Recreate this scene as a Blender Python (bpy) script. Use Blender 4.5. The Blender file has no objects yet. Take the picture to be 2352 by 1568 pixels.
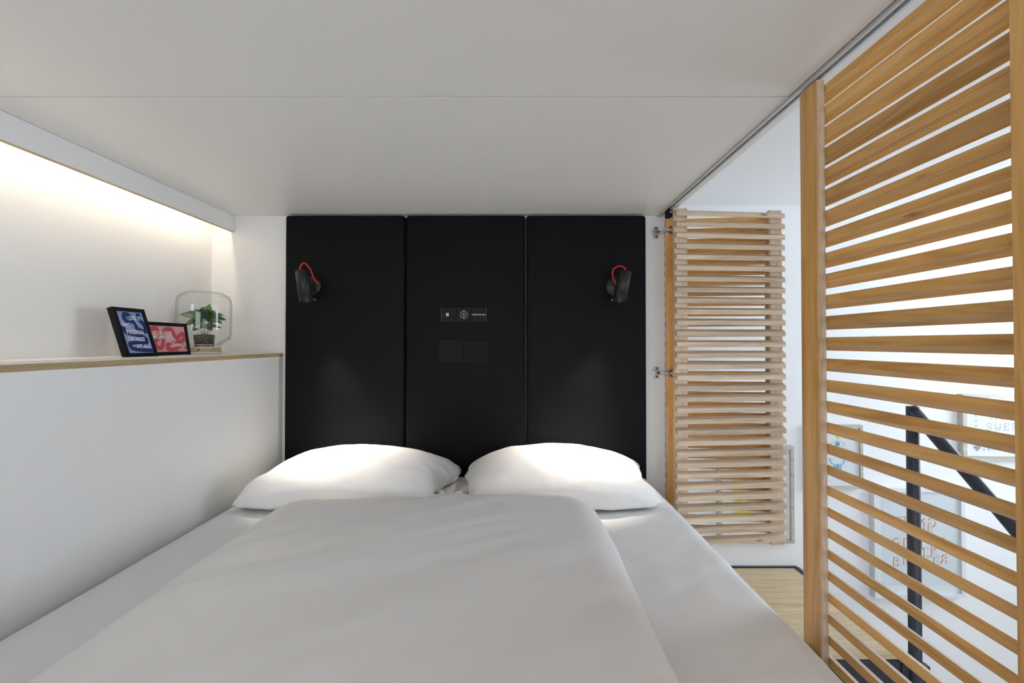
import bpy, bmesh, math, random
import numpy as np
from mathutils import Vector, Matrix, Euler, noise

random.seed(7)
SC = bpy.context.scene
COL = SC.collection
R = math.radians

# ------------------------------------------------------------------ camera
# frame of reference: x to the right, y into the alcove, z up; the lens is at the origin
F_PX, W_PX = 1000.0, 2352.0
PITCH = 0.66
cam_d = bpy.data.cameras.new('camera')
cam_d.sensor_width = 36.0
cam_d.lens = 36.0 * F_PX / W_PX
cam_d.shift_x = -7.0 / W_PX
cam_d.shift_y = (4.0 - F_PX * math.tan(R(PITCH))) / W_PX
cam_d.clip_start = 0.02
cam = bpy.data.objects.new('camera', cam_d)
cam.rotation_euler = (R(90 + PITCH), 0, 0)
COL.objects.link(cam)
SC.camera = cam

# ------------------------------------------------------------------ world, exposure, daylight
SC.view_settings.view_transform = 'Standard'
SC.view_settings.look = 'None'
SC.view_settings.gamma = 1.0
SC.view_settings.use_curve_mapping = False
SC.view_settings.exposure = -0.10
SC.cycles.max_bounces = 8
SC.cycles.diffuse_bounces = 5
SC.cycles.use_light_tree = False
SC.cycles.use_adaptive_sampling = True
SC.cycles.adaptive_threshold = 0.08
SC.cycles.adaptive_min_samples = 16
SC.cycles.glossy_bounces = 3
SC.cycles.transparent_max_bounces = 16
world = bpy.data.worlds.new('sky')
SC.world = world
world.use_nodes = True
bg = world.node_tree.nodes['Background']
bg.inputs[0].default_value = (0.72, 0.84, 1.0, 1)
bg.inputs[1].default_value = 1.0

DAY = (0.80, 0.89, 1.0)
def area_light(name, loc, rot, sx, sy, power, color):
    d = bpy.data.lights.new(name, 'AREA')
    d.shape = 'RECTANGLE'; d.size = sx; d.size_y = sy
    d.energy = power; d.color = color
    o = bpy.data.objects.new(name, d)
    o.location = loc; o.rotation_euler = rot
    COL.objects.link(o)
    return o
# daylight entering by the two windows of the room behind the photographer
HALL_LIGHT = area_light('hall_window_daylight', (2.05, -2.54, -0.95), (R(90), 0, 0), 2.3, 2.7, 37, DAY)
FOOT_LIGHT = area_light('foot_window_daylight', (-0.45, -2.54, 0.05), (R(90), 0, 0), 1.5, 1.1, 28, (0.98, 0.98, 1.0))
SIDE_LIGHT = area_light('side_window_daylight', (3.56, 1.72, 0.08), (0, R(90), 0), 1.15, 1.2, 42, (0.74, 0.86, 1.0))
# LED strip hidden behind the plywood pelmet over the niche
LED_POWER, LED_COL = 2.9, (1.0, 0.90, 0.74)
LAMP_POWER, LAMP_COL = 66.0, (1.0, 0.90, 0.78)

# ------------------------------------------------------------------ material helpers
def new_mat(name):
    m = bpy.data.materials.new(name); m.use_nodes = True
    nt = m.node_tree
    return m, nt, nt.nodes['Principled BSDF']
def N(nt, t, **kw):
    n = nt.nodes.new(t)
    for k, v in kw.items(): setattr(n, k, v)
    return n
def simple(name, col, rough=0.5, metal=0.0, spec=0.5, bump=None, sheen=0.0):
    m, nt, b = new_mat(name)
    b.inputs['Base Color'].default_value = (*col, 1)
    b.inputs['Roughness'].default_value = rough
    b.inputs['Metallic'].default_value = metal
    b.inputs['Specular IOR Level'].default_value = spec
    if sheen: b.inputs['Sheen Weight'].default_value = sheen
    if bump:
        sc, st, di = bump
        tc = N(nt, 'ShaderNodeTexCoord'); nz = N(nt, 'ShaderNodeTexNoise')
        nz.inputs['Scale'].default_value = sc; nz.inputs['Detail'].default_value = 4
        bp = N(nt, 'ShaderNodeBump'); bp.inputs['Strength'].default_value = st; bp.inputs['Distance'].default_value = di
        nt.links.new(tc.outputs['Object'], nz.inputs['Vector'])
        nt.links.new(nz.outputs['Fac'], bp.inputs['Height'])
        nt.links.new(bp.outputs['Normal'], b.inputs['Normal'])
    return m
def wood(name, axis, c_dark, c_mid, c_light, rough=0.42, vary=0.16, knots=True, fine=1.0):
    m, nt, b = new_mat(name)
    L = nt.links.new
    tc = N(nt, 'ShaderNodeTexCoord'); oi = N(nt, 'ShaderNodeObjectInfo')
    mul = N(nt, 'ShaderNodeVectorMath', operation='SCALE')
    comb = N(nt, 'ShaderNodeCombineXYZ')
    for i, k in enumerate((13.7, 29.1, 41.3)):
        mm = N(nt, 'ShaderNodeMath', operation='MULTIPLY'); mm.inputs[1].default_value = k
        L(oi.outputs['Random'], mm.inputs[0]); L(mm.outputs[0], comb.inputs[i])
    add = N(nt, 'ShaderNodeVectorMath', operation='ADD')
    L(tc.outputs['Object'], add.inputs[0]); L(comb.outputs[0], add.inputs[1])
    def stretched(sl, sc):
        mp = N(nt, 'ShaderNodeMapping')
        s = [sc, sc, sc]; s['xyz'.index(axis)] = sl
        mp.inputs['Scale'].default_value = s
        L(add.outputs[0], mp.inputs['Vector'])
        return mp
    # broad growth bands, wavy
    n1 = N(nt, 'ShaderNodeTexNoise'); n1.inputs['Scale'].default_value = 1; n1.inputs['Detail'].default_value = 5
    n1.inputs['Distortion'].default_value = 0.6
    L(stretched(2.2, 42).outputs[0], n1.inputs['Vector'])
    # cathedral rings
    w1 = N(nt, 'ShaderNodeTexNoise'); w1.inputs['Scale'].default_value = 1; w1.inputs['Detail'].default_value = 2
    L(stretched(1.6, 18).outputs[0], w1.inputs['Vector'])
    sn = N(nt, 'ShaderNodeMath', operation='MULTIPLY'); sn.inputs[1].default_value = 70
    L(w1.outputs['Fac'], sn.inputs[0])
    si = N(nt, 'ShaderNodeMath', operation='SINE'); L(sn.outputs[0], si.inputs[0])
    # fine pores
    n2 = N(nt, 'ShaderNodeTexNoise'); n2.inputs['Scale'].default_value = 1; n2.inputs['Detail'].default_value = 3
    L(stretched(14, 520).outputs[0], n2.inputs['Vector'])
    a1 = N(nt, 'ShaderNodeMath', operation='MULTIPLY_ADD'); a1.inputs[1].default_value = 0.06; L(si.outputs[0], a1.inputs[0]); L(n1.outputs['Fac'], a1.inputs[2])
    a2 = N(nt, 'ShaderNodeMath', operation='MULTIPLY_ADD'); a2.inputs[1].default_value = 0.30 * fine; L(n2.outputs['Fac'], a2.inputs[0]); L(a1.outputs[0], a2.inputs[2])
    rp = N(nt, 'ShaderNodeValToRGB')
    e = rp.color_ramp.elements
    e[0].position = 0.36; e[0].color = (*c_dark, 1)
    e[1].position = 0.92; e[1].color = (*c_light, 1)
    x = e.new(0.62); x.color = (*c_mid, 1)
    L(a2.outputs[0], rp.inputs['Fac'])
    # board-to-board variation
    hsv = N(nt, 'ShaderNodeHueSaturation')
    mr = N(nt, 'ShaderNodeMapRange'); mr.inputs['To Min'].default_value = 1 - vary; mr.inputs['To Max'].default_value = 1 + vary * 0.6
    L(oi.outputs['Random'], mr.inputs['Value']); L(mr.outputs[0], hsv.inputs['Value'])
    L(rp.outputs['Color'], hsv.inputs['Color'])
    out = hsv.outputs['Color']
    if knots:
        vo = N(nt, 'ShaderNodeTexVoronoi'); vo.inputs['Scale'].default_value = 1
        L(stretched(3.0, 9.0).outputs[0], vo.inputs['Vector'])
        kr = N(nt, 'ShaderNodeValToRGB'); k = kr.color_ramp.elements
        k[0].position = 0.025; k[0].color = (0.30, 0.22, 0.16, 1); k[1].position = 0.075; k[1].color = (1, 1, 1, 1)
        L(vo.outputs['Distance'], kr.inputs['Fac'])
        mx = N(nt, 'ShaderNodeMixRGB', blend_type='MULTIPLY'); mx.inputs['Fac'].default_value = 0.85
        L(out, mx.inputs[1]); L(kr.outputs['Color'], mx.inputs[2]); out = mx.outputs[0]
    L(out, b.inputs['Base Color'])
    b.inputs['Roughness'].default_value = rough
    bp = N(nt, 'ShaderNodeBump'); bp.inputs['Strength'].default_value = 0.12; bp.inputs['Distance'].default_value = 0.001
    L(n2.outputs['Fac'], bp.inputs['Height']); L(bp.outputs['Normal'], b.inputs['Normal'])
    return m
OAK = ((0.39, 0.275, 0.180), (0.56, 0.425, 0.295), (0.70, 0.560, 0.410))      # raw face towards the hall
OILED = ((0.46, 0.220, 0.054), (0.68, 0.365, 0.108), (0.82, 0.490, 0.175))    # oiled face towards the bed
M = {}
M['oak_x'] = wood('oak_slat', 'x', *OAK)
M['oak_z'] = wood('oak_stile', 'z', *OAK, vary=0.08)
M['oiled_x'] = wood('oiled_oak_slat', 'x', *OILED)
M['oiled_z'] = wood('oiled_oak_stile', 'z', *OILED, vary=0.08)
M['floor_oak'] = wood('oak_plank_floor', 'x', (0.40, 0.29, 0.16), (0.56, 0.42, 0.25), (0.66, 0.52, 0.34), rough=0.45, vary=0.10, knots=False)
M['frame_oak_x'] = wood('limed_oak_rail', 'x', (0.36, 0.33, 0.27), (0.50, 0.47, 0.40), (0.60, 0.57, 0.50), vary=0.05, knots=False)

def layered(name):     # plywood edge: thin plies seen on the cut
    m, nt, b = new_mat(name); L = nt.links.new
    tc = N(nt, 'ShaderNodeTexCoord'); sep = N(nt, 'ShaderNodeSeparateXYZ'); L(tc.outputs['Object'], sep.inputs[0])
    mu = N(nt, 'ShaderNodeMath', operation='MULTIPLY'); mu.inputs[1].default_value = 2 * math.pi / 0.0027; L(sep.outputs['Z'], mu.inputs[0])
    si = N(nt, 'ShaderNodeMath', operation='SINE'); L(mu.outputs[0], si.inputs[0])
    mp = N(nt, 'ShaderNodeMapping'); mp.inputs['Scale'].default_value = (60, 5, 260); L(tc.outputs['Object'], mp.inputs[0])
    nz = N(nt, 'ShaderNodeTexNoise'); nz.inputs['Scale'].default_value = 1; nz.inputs['Detail'].default_value = 3; L(mp.outputs[0], nz.inputs['Vector'])
    ma = N(nt, 'ShaderNodeMath', operation='MULTIPLY_ADD'); ma.inputs[1].default_value = 0.22; L(si.outputs[0], ma.inputs[0]); L(nz.outputs['Fac'], ma.inputs[2])
    rp = N(nt, 'ShaderNodeValToRGB'); e = rp.color_ramp.elements
    e[0].position = 0.25; e[0].color = (0.26, 0.17, 0.08, 1); e[1].position = 0.75; e[1].color = (0.52, 0.39, 0.22, 1)
    L(ma.outputs[0], rp.inputs['Fac']); L(rp.outputs['Color'], b.inputs['Base Color'])
    b.inputs['Roughness'].default_value = 0.6
    return m
M['ply'] = layered('plywood_edge')
M['white'] = simple('white_laminate', (0.80, 0.79, 0.77), 0.42, spec=0.35, bump=(900, 0.04, 0.0005))
M['paint'] = simple('white_wall_paint', (0.84, 0.84, 0.84), 0.75, spec=0.25, bump=(350, 0.08, 0.0006))
M['ceil'] = simple('ceiling_laminate', (0.84, 0.825, 0.80), 0.40, spec=0.3)
M['linen'] = simple('white_cotton', (0.84, 0.835, 0.83), 0.62, spec=0.25, bump=(1400, 0.05, 0.0004), sheen=0.1)
M['satin'] = simple('white_cotton_satin', (0.80, 0.795, 0.79), 0.46, spec=0.35, sheen=0.1)
def crumple(m, scale, dist, strength):
    nt = m.node_tree; L = nt.links.new; b = nt.nodes['Principled BSDF']
    tc = N(nt, 'ShaderNodeTexCoord')
    mp = N(nt, 'ShaderNodeMapping'); mp.inputs['Rotation'].default_value = (0, 0, 0.6); mp.inputs['Scale'].default_value = (0.55, 1.3, 1.0)
    L(tc.outputs['Object'], mp.inputs[0])
    n1 = N(nt, 'ShaderNodeTexNoise', noise_type='RIDGED_MULTIFRACTAL'); n1.inputs['Scale'].default_value = scale; n1.inputs['Detail'].default_value = 2.5; n1.inputs['Distortion'].default_value = 0.9
    L(mp.outputs[0], n1.inputs['Vector'])
    n2 = N(nt, 'ShaderNodeTexNoise'); n2.inputs['Scale'].default_value = scale*0.6; L(tc.outputs['Object'], n2.inputs['Vector'])
    mu = N(nt, 'ShaderNodeMath', operation='MULTIPLY'); L(n1.outputs['Fac'], mu.inputs[0]); L(n2.outputs['Fac'], mu.inputs[1])
    bp = N(nt, 'ShaderNodeBump'); bp.inputs['Strength'].default_value = strength; bp.inputs['Distance'].default_value = dist
    L(mu.outputs[0], bp.inputs['Height'])
    old = b.inputs['Normal'].links
    if old: L(old[0].from_socket, bp.inputs['Normal'])
    L(bp.outputs['Normal'], b.inputs['Normal'])
crumple(M['linen'], 7.0, 0.008, 0.45)
crumple(M['satin'], 3.2, 0.008, 0.25)
M['leather'] = simple('black_leatherette', (0.0065, 0.0064, 0.0078), 0.50, spec=0.08, bump=(1100, 0.08, 0.0005))
M['flap'] = simple('black_flap', (0.0075, 0.0075, 0.0095), 0.48, spec=0.10)
M['black'] = simple('black_plastic', (0.008, 0.008, 0.008), 0.5, spec=0.10)
M['lampblack'] = simple('black_matt_aluminium', (0.014, 0.014, 0.015), 0.40, spec=0.32)
M['steel'] = simple('anthracite_steel', (0.020, 0.024, 0.034), 0.38, spec=0.5)
M['alu'] = simple('anodised_aluminium', (0.62, 0.63, 0.64), 0.4, 0.2)
M['slot'] = simple('track_slot', (0.03, 0.036, 0.04), 0.5)
M['nickel'] = simple('nickel_hinge', (0.55, 0.54, 0.52), 0.32, 0.6)
M['chrome'] = simple('chrome', (0.72, 0.72, 0.73), 0.2, 0.8)
M['dark_metal'] = simple('dark_hinge_metal', (0.12, 0.11, 0.10), 0.35, 0.8)  # dark metal of the hinge cups and plate screws
M['red'] = simple('red_textile_cable', (0.56, 0.018, 0.016), 0.6)
M['framebk'] = simple('black_frame_lacquer', (0.008, 0.008, 0.009), 0.5, spec=0.15)
M['blue'] = simple('blue_print', (0.22, 0.34, 0.60), 0.6)
M['navy'] = simple('navy_ink', (0.012, 0.020, 0.115), 0.6)
M['pink'] = simple('pink_print', (0.72, 0.36, 0.38), 0.6)
M['coral'] = simple('coral_ink', (0.56, 0.080, 0.080), 0.6)
M['ink_white'] = simple('white_ink', (0.80, 0.80, 0.80), 0.6)
M['paper'] = simple('white_paper', (0.82, 0.82, 0.83), 0.7)
M['greypaper'] = simple('pale_grey_paper', (0.74, 0.77, 0.80), 0.7)
M['whiteframe'] = simple('white_frame', (0.74, 0.74, 0.75), 0.5)
M['yellow'] = simple('yellow_ink', (0.78, 0.74, 0.03), 0.6)
M['peach'] = simple('peach_ink', (0.80, 0.55, 0.52), 0.6)
M['orange'] = simple('orange_ink', (0.78, 0.27, 0.07), 0.6)
M['line'] = simple('grey_line_ink', (0.36, 0.33, 0.33), 0.6)
M['plum'] = simple('plum_stitch', (0.16, 0.06, 0.09), 0.7)
M['greenink'] = simple('green_stitch', (0.08, 0.12, 0.11), 0.7)
M['skyblue'] = simple('sky_blue_ink', (0.22, 0.52, 0.78), 0.6)
M['greyink'] = simple('dark_blue_ink', (0.05, 0.09, 0.15), 0.6)
M['pinkink'] = simple('pink_ink', (0.75, 0.16, 0.26), 0.6)
M['leaf'] = simple('green_leaf', (0.045, 0.115, 0.030), 0.35, spec=0.5, bump=(120, 0.2, 0.001))
M['leaf2'] = simple('young_green_leaf', (0.105, 0.215, 0.040), 0.38, spec=0.5)
M['stem'] = simple('pale_stem', (0.42, 0.40, 0.20), 0.6)
M['label'] = simple('kraft_label', (0.52, 0.42, 0.27), 0.7)
M['labelink'] = simple('label_ink', (0.10, 0.075, 0.05), 0.7)
def soil_mat():
    m, nt, b = new_mat('soil'); L = nt.links.new
    tc = N(nt, 'ShaderNodeTexCoord'); nz = N(nt, 'ShaderNodeTexNoise'); nz.inputs['Scale'].default_value = 130; nz.inputs['Detail'].default_value = 6
    rp = N(nt, 'ShaderNodeValToRGB'); e = rp.color_ramp.elements
    e[0].position = 0.35; e[0].color = (0.018, 0.011, 0.006, 1); e[1].position = 0.70; e[1].color = (0.17, 0.115, 0.07, 1)
    L(tc.outputs['Object'], nz.inputs['Vector']); L(nz.outputs['Fac'], rp.inputs['Fac']); L(rp.outputs['Color'], b.inputs['Base Color'])
    b.inputs['Roughness'].default_value = 0.9
    return m
M['soil'] = soil_mat()
def thin_glass(name, tint, fac=1.0, edge=(0.9, 0.92, 0.92)):
    m, nt, b = new_mat(name); L = nt.links.new
    nt.nodes.remove(b)
    tr = N(nt, 'ShaderNodeBsdfTransparent')
    gl = N(nt, 'ShaderNodeBsdfGlossy'); gl.inputs['Roughness'].default_value = 0.03; gl.inputs[0].default_value = (0.95, 0.97, 0.97, 1)
    fr = N(nt, 'ShaderNodeLayerWeight'); fr.inputs['Blend'].default_value = 0.5
    pw = N(nt, 'ShaderNodeMath', operation='POWER'); pw.inputs[1].default_value = 4.0; L(fr.outputs['Facing'], pw.inputs[0])
    mu = N(nt, 'ShaderNodeMath', operation='MULTIPLY_ADD'); mu.inputs[1].default_value = 0.75*fac; mu.inputs[2].default_value = 0.045*fac; L(pw.outputs[0], mu.inputs[0])
    rr = N(nt, 'ShaderNodeValToRGB'); e = rr.color_ramp.elements
    e[0].position = 0.45; e[0].color = (*tint, 1); e[1].position = 1.0; e[1].color = (*edge, 1)
    L(fr.outputs['Facing'], rr.inputs['Fac']); L(rr.outputs['Color'], tr.inputs[0])
    mx = N(nt, 'ShaderNodeMixShader'); L(mu.outputs[0], mx.inputs[0]); L(tr.outputs[0], mx.inputs[1]); L(gl.outputs[0], mx.inputs[2])
    L(mx.outputs[0], nt.nodes['Material Output'].inputs[0])
    return m
M['jarglass'] = thin_glass('clear_jar_glass', (0.965, 0.972, 0.97), 1.0, (0.55, 0.57, 0.55))
M['pane'] = thin_glass('clear_pane', (0.98, 0.99, 0.99), 0.6)
def emit(name, col, s):
    m, nt, b = new_mat(name)
    b.inputs['Base Color'].default_value = (*col, 1)
    b.inputs['Emission Color'].default_value = (*col, 1); b.inputs['Emission Strength'].default_value = s
    return m
M['led'] = emit('led_strip', (1.0, 0.88, 0.70), 6.0)
M['bulb'] = emit('lamp_lens', (1.0, 0.88, 0.72), 6.0)

# ------------------------------------------------------------------ geometry helpers
def link(o, parent=None):
    COL.objects.link(o)
    if parent is not None: o.parent = parent
    return o
def empty(name, loc=(0, 0, 0), rot=(0, 0, 0), parent=None):
    o = bpy.data.objects.new(name, None); o.empty_display_size = 0.05
    o.location = loc; o.rotation_euler = rot
    return link(o, parent)
def tag(o, label=None, cat=None, group=None, kind=None):
    if label: o['label'] = label
    if cat: o['category'] = cat
    if group: o['group'] = group
    if kind: o['kind'] = kind
    return o
def from_bm(name, bm, mats, parent=None, loc=(0, 0, 0), rot=(0, 0, 0), smooth=False, link_it=True):
    me = bpy.data.meshes.new(name)
    bmesh.ops.recalc_face_normals(bm, faces=bm.faces)
    bm.to_mesh(me); bm.free()
    for m in (mats if isinstance(mats, (list, tuple)) else [mats]): me.materials.append(m)
    if smooth:
        for p in me.polygons: p.use_smooth = True
    o = bpy.data.objects.new(name, me); o.location = loc; o.rotation_euler = rot
    return link(o, parent) if link_it else o
def bm_box(bm, x0, x1, y0, y1, z0, z1):
    vs = [bm.verts.new(p) for p in ((x0,y0,z0),(x1,y0,z0),(x1,y1,z0),(x0,y1,z0),(x0,y0,z1),(x1,y0,z1),(x1,y1,z1),(x0,y1,z1))]
    return [bm.faces.new([vs[i] for i in f]) for f in ((0,3,2,1),(4,5,6,7),(0,1,5,4),(1,2,6,5),(2,3,7,6),(3,0,4,7))]
def box(name, x0, x1, y0, y1, z0, z1, mat, parent=None, bevel=0.0, seg=2, rot=(0, 0, 0), smooth=False):
    cx, cy, cz = (x0+x1)/2, (y0+y1)/2, (z0+z1)/2
    bm = bmesh.new(); bm_box(bm, x0-cx, x1-cx, y0-cy, y1-cy, z0-cz, z1-cz)
    if bevel: bmesh.ops.bevel(bm, geom=list(bm.edges), offset=bevel, segments=seg, affect='EDGES', profile=0.5)
    return from_bm(name, bm, mat, parent, (cx, cy, cz), rot, smooth)
def lathe_bm(prof, seg=40, closed=False):
    bm = bmesh.new(); rings = []
    for r, z in prof:
        if r < 1e-6: rings.append([bm.verts.new((0, 0, z))])
        else: rings.append([bm.verts.new((r*math.cos(2*math.pi*i/seg), r*math.sin(2*math.pi*i/seg), z)) for i in range(seg)])
    for a, b in zip(rings, rings[1:]):
        for i in range(seg):
            j = (i+1) % seg
            if len(a) == 1 and len(b) == 1: continue
            if len(a) == 1: bm.faces.new((a[0], b[j], b[i]))
            elif len(b) == 1: bm.faces.new((a[i], a[j], b[0]))
            else: bm.faces.new((a[i], a[j], b[j], b[i]))
    return bm
def lathe(name, prof, mat, parent=None, loc=(0,0,0), rot=(0,0,0), seg=40, smooth=True):
    return from_bm(name, lathe_bm(prof, seg), mat, parent, loc, rot, smooth)
def cyl(name, p0, p1, r, mat, parent=None, seg=20, cap=True, bevel=0.0):
    p0, p1 = Vector(p0), Vector(p1); d = p1 - p0; L = d.length
    if bevel: prof = [(0, 0), (r-bevel, 0), (r, bevel), (r, L-bevel), (r-bevel, L), (0, L)]
    elif cap: prof = [(0, 0), (r, 0), (r, L), (0, L)]
    else: prof = [(r, 0), (r, L)]
    o = from_bm(name, lathe_bm(prof, seg), mat, parent, p0, d.to_track_quat('Z', 'Y').to_euler(), False)
    me = o.data
    for p in me.polygons: p.use_smooth = abs(p.normal.z) < 0.5
    return o
def catmull(pts, n=10):
    pts = [Vector(p) for p in pts]; out = []
    P = [pts[0]*2 - pts[1]] + pts + [pts[-1]*2 - pts[-2]]
    for i in range(1, len(P)-2):
        for k in range(n):
            t = k / n
            out.append(0.5*((2*P[i]) + (P[i+1]-P[i-1])*t + (2*P[i-1]-5*P[i]+4*P[i+1]-P[i+2])*t*t + (3*P[i]-P[i-1]-3*P[i+1]+P[i+2])*t**3))
    out.append(pts[-1]); return out
def tube(name, pts, r, mat, parent=None, seg=12, n=8, smooth_path=True):
    path = catmull(pts, n) if smooth_path else [Vector(p) for p in pts]
    bm = bmesh.new(); rings = []
    up = Vector((0, 0, 1)); prevn = None
    for i, p in enumerate(path):
        t = (path[min(i+1, len(path)-1)] - path[max(i-1, 0)]).normalized()
        if prevn is None:
            nrm = t.cross(up if abs(t.z) < 0.9 else Vector((1, 0, 0))).normalized()
        else:
            nrm = (prevn - t*prevn.dot(t)).normalized()
        prevn = nrm; bn = t.cross(nrm)
        rr = r[i] if isinstance(r, list) else r
        rings.append([bm.verts.new(p + (nrm*math.cos(2*math.pi*k/seg) + bn*math.sin(2*math.pi*k/seg))*rr) for k in range(seg)])
    for a, b in zip(rings, rings[1:]):
        for k in range(seg): bm.faces.new((a[k], a[(k+1) % seg], b[(k+1) % seg], b[k]))
    bm.faces.new(rings[0][::-1]); bm.faces.new(rings[-1])
    return from_bm(name, bm, mat, parent, smooth=True)
def flat_poly(name, pts, y, mat, parent, thick=0.0):
    bm = bmesh.new(); f = bm.faces.new([bm.verts.new((x, y, z)) for x, z in pts])
    bmesh.ops.triangulate(bm, faces=[f])
    return from_bm(name, bm, mat, parent)
def ribbon(name, pts, width, y, mat, parent, n=10, clip=None):
    path = catmull([(x, y, z) for x, z in pts], n)
    bm = bmesh.new(); L, Rr = [], []
    def cl(v):
        if clip:
            v.x = min(max(v.x, clip[0]), clip[1]); v.z = min(max(v.z, clip[2]), clip[3])
        return v
    for i, p in enumerate(path):
        t = (path[min(i+1, len(path)-1)] - path[max(i-1, 0)]); t.y = 0; t.normalize()
        nn = Vector((-t.z, 0, t.x)) * width/2
        L.append(bm.verts.new(cl(p+nn))); Rr.append(bm.verts.new(cl(p-nn)))
    for i in range(len(path)-1): bm.faces.new((L[i], L[i+1], Rr[i+1], Rr[i]))
    for end, sgn in ((0, -1), (len(path)-1, 1)):
        p = path[end]; q = path[end+1] if end == 0 else path[end-1]
        t = (p - q).normalized(); nn = Vector((-t.z, 0, t.x))
        c = [bm.verts.new(cl(p + (nn*math.cos(a) + t*math.sin(a))*width/2)) for a in [math.pi*k/8 for k in range(9)]]
        bm.faces.new(c)
    return from_bm(name, bm, mat, parent)
def text(name, body, size, mat, parent, loc, align='LEFT', flip=False, mirror=False, extrude=0.0, stretch=1.0, bold=0.0):
    cu = bpy.data.curves.new(name, 'FONT'); cu.body = body; cu.size = size; cu.align_x = align; cu.resolution_u = 3
    cu.extrude = extrude; cu.offset = bold
    t = bpy.data.objects.new(name, cu); COL.objects.link(t)
    dg = bpy.context.evaluated_depsgraph_get()
    me = bpy.data.meshes.new_from_object(t.evaluated_get(dg))
    bpy.data.objects.remove(t); bpy.data.curves.remove(cu)
    sx = (-1 if mirror else 1) * stretch
    me.transform(Matrix(((sx,0,0,0),(0,0,-1,0),(0,1,0,0),(0,0,0,1))))   # text plane xy -> xz, facing -y
    me.materials.clear(); me.materials.append(mat); me.name = name
    o = bpy.data.objects.new(name, me); o.location = loc
    return link(o, parent)

# ------------------------------------------------------------------ the room shell
DB, DW = 2.0, 2.44            # headboard wall; landing wall
CZ = 0.586                    # alcove ceiling
XL, XN = -1.066, -1.398       # low wall under the shelf; niche wall above it
HZ, LFZ, HC = -3.4, -1.244, 0.776   # lower floor, landing floor, hall ceiling
def S(o, label, cat='wall'): return tag(o, label, cat, kind='structure')
S(box('wall_back', -1.55, 0.70, DB, DW + 0.05, HZ, HC + 0.1, M['white']), 'white laminate wall behind the black headboard, with bare strips beside it')
S(box('wall_left', XN - 0.12, XN, -0.30, DB - 0.0005, HZ, CZ + 0.20, M['white']), 'white niche wall above the plywood shelf, washed by hidden light')
S(box('wall_lower_left', XN, XL, -0.30, DB - 0.0005, HZ, -0.0610, M['white']), 'low white wall between plywood shelf and bed')
c = empty('ceiling'); S(c, 'low off-white panelled ceiling over the bed with one straight seam', 'ceiling')
SEAM = 1.030
box('ceiling_panel', XN, 0.6525, SEAM + 0.0016, DB - 0.001, CZ, CZ + 0.02, M['ceil'], c, 0.0006, 1)
box('ceiling_panel', XN, 0.6495, -0.30, SEAM - 0.0016, CZ, CZ + 0.02, M['ceil'], c, 0.0006, 1)
box('ceiling_core', XN, 0.70, -0.30, DB - 0.001, CZ + 0.0215, HC + 0.05, M['white'], c)
box('fascia_strip', 0.677, 0.70, -0.30, DB - 0.001, CZ - 0.002, CZ + 0.0214, M['white'], c)
S(box('wall_landing', 0.7005, 3.70, DW, DW + 0.12, HZ, HC, M['paint']), 'bright white wall across the landing hung with framed prints')
wr_ = empty('wall_right'); S(wr_, 'white side wall of the stair hall far to the right')
for ya, yb, za, zb in ((-2.6, 1.05, HZ, HC), (2.39, DW, HZ, HC), (1.05, 2.39, HZ, -0.56), (1.05, 2.39, 0.72, HC)):
    box('wall_piece', 3.60, 3.70, ya, yb, za, zb, M['paint'], wr_)
w = empty('window_3'); S(w, 'side window of the stair hall far to the right', 'window')
for ya, yb, za, zb in ((1.05, 1.10, -0.56, 0.72), (2.34, 2.39, -0.56, 0.72), (1.10, 2.34, -0.56, -0.51), (1.10, 2.34, 0.67, 0.72)):
    box('window_frame', 3.63, 3.69, ya, yb, za, zb, M['paint'], w)
box('pane', 3.665, 3.67, 1.10, 2.34, -0.51, 0.67, M['pane'], w)
S(box('ceiling_hall', -1.6, 3.70, -2.7, DW + 0.12, HC + 0.0005 + 0.05, HC + 0.15, M['paint']), 'white ceiling of the hall above the landing', 'ceiling')
S(box('ceiling_landing', 0.7005, 3.60, -2.6, DW - 0.0005, HC, HC + 0.049, M['paint']), 'pale ceiling strip over the landing beyond the slatted doors', 'ceiling')
S(box('floor_hall', -1.6, 3.70, -2.7, DW + 0.12, HZ - 0.1, HZ, M['floor_oak']), 'oak floor of the lower room', 'floor')
S(box('wall_room_left', -1.65, -1.55, -2.6, DW, HZ, HC + 0.05, M['paint']), 'white wall of the room behind the niche')
# window wall behind the photographer: masonry around two real openings
wf = empty('wall_front'); S(wf, 'white window wall of the room, opposite the headboard')
def wpart(x0, x1, z0, z1): box('wall_piece', x0, x1, -2.72, -2.6, z0, z1, M['paint'], wf)
wpart(-1.6, -1.25, HZ, HC); wpart(0.35, 0.85, HZ, HC); wpart(3.25, 3.70, HZ, HC)
wpart(-1.25, 0.35, HZ, -0.55); wpart(-1.25, 0.35, 0.65, HC); wpart(0.85, 3.25, HZ, -2.35); wpart(0.85, 3.25, 0.45, HC)
for i, (x0, x1, z0, z1) in enumerate(((-1.25, 0.35, -0.55, 0.65), (0.85, 3.25, -2.35, 0.45))):
    w = empty('window_%d' % (i+1)); S(w, ('small' if i == 0 else 'tall') + ' window behind the photographer letting in daylight', 'window')
    for xa, xb, za, zb in ((x0, x0+.05, z0, z1), (x1-.05, x1, z0, z1), (x0+.05, x1-.05, z0, z0+.05), (x0+.05, x1-.05, z1-.05, z1)):
        box('window_frame', xa, xb, -2.70, -2.64, za, zb, M['whiteframe'], w)
    box('pane', x0+.05, x1-.05, -2.675, -2.67, z0+.05, z1-.05, M['pane'], w)
S(box('wall_bed_side', 0.655, 0.70, -0.30, DB - 0.001, HZ, -0.872, M['white']), 'white wall below the slatted doors beside the bed base')

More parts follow.
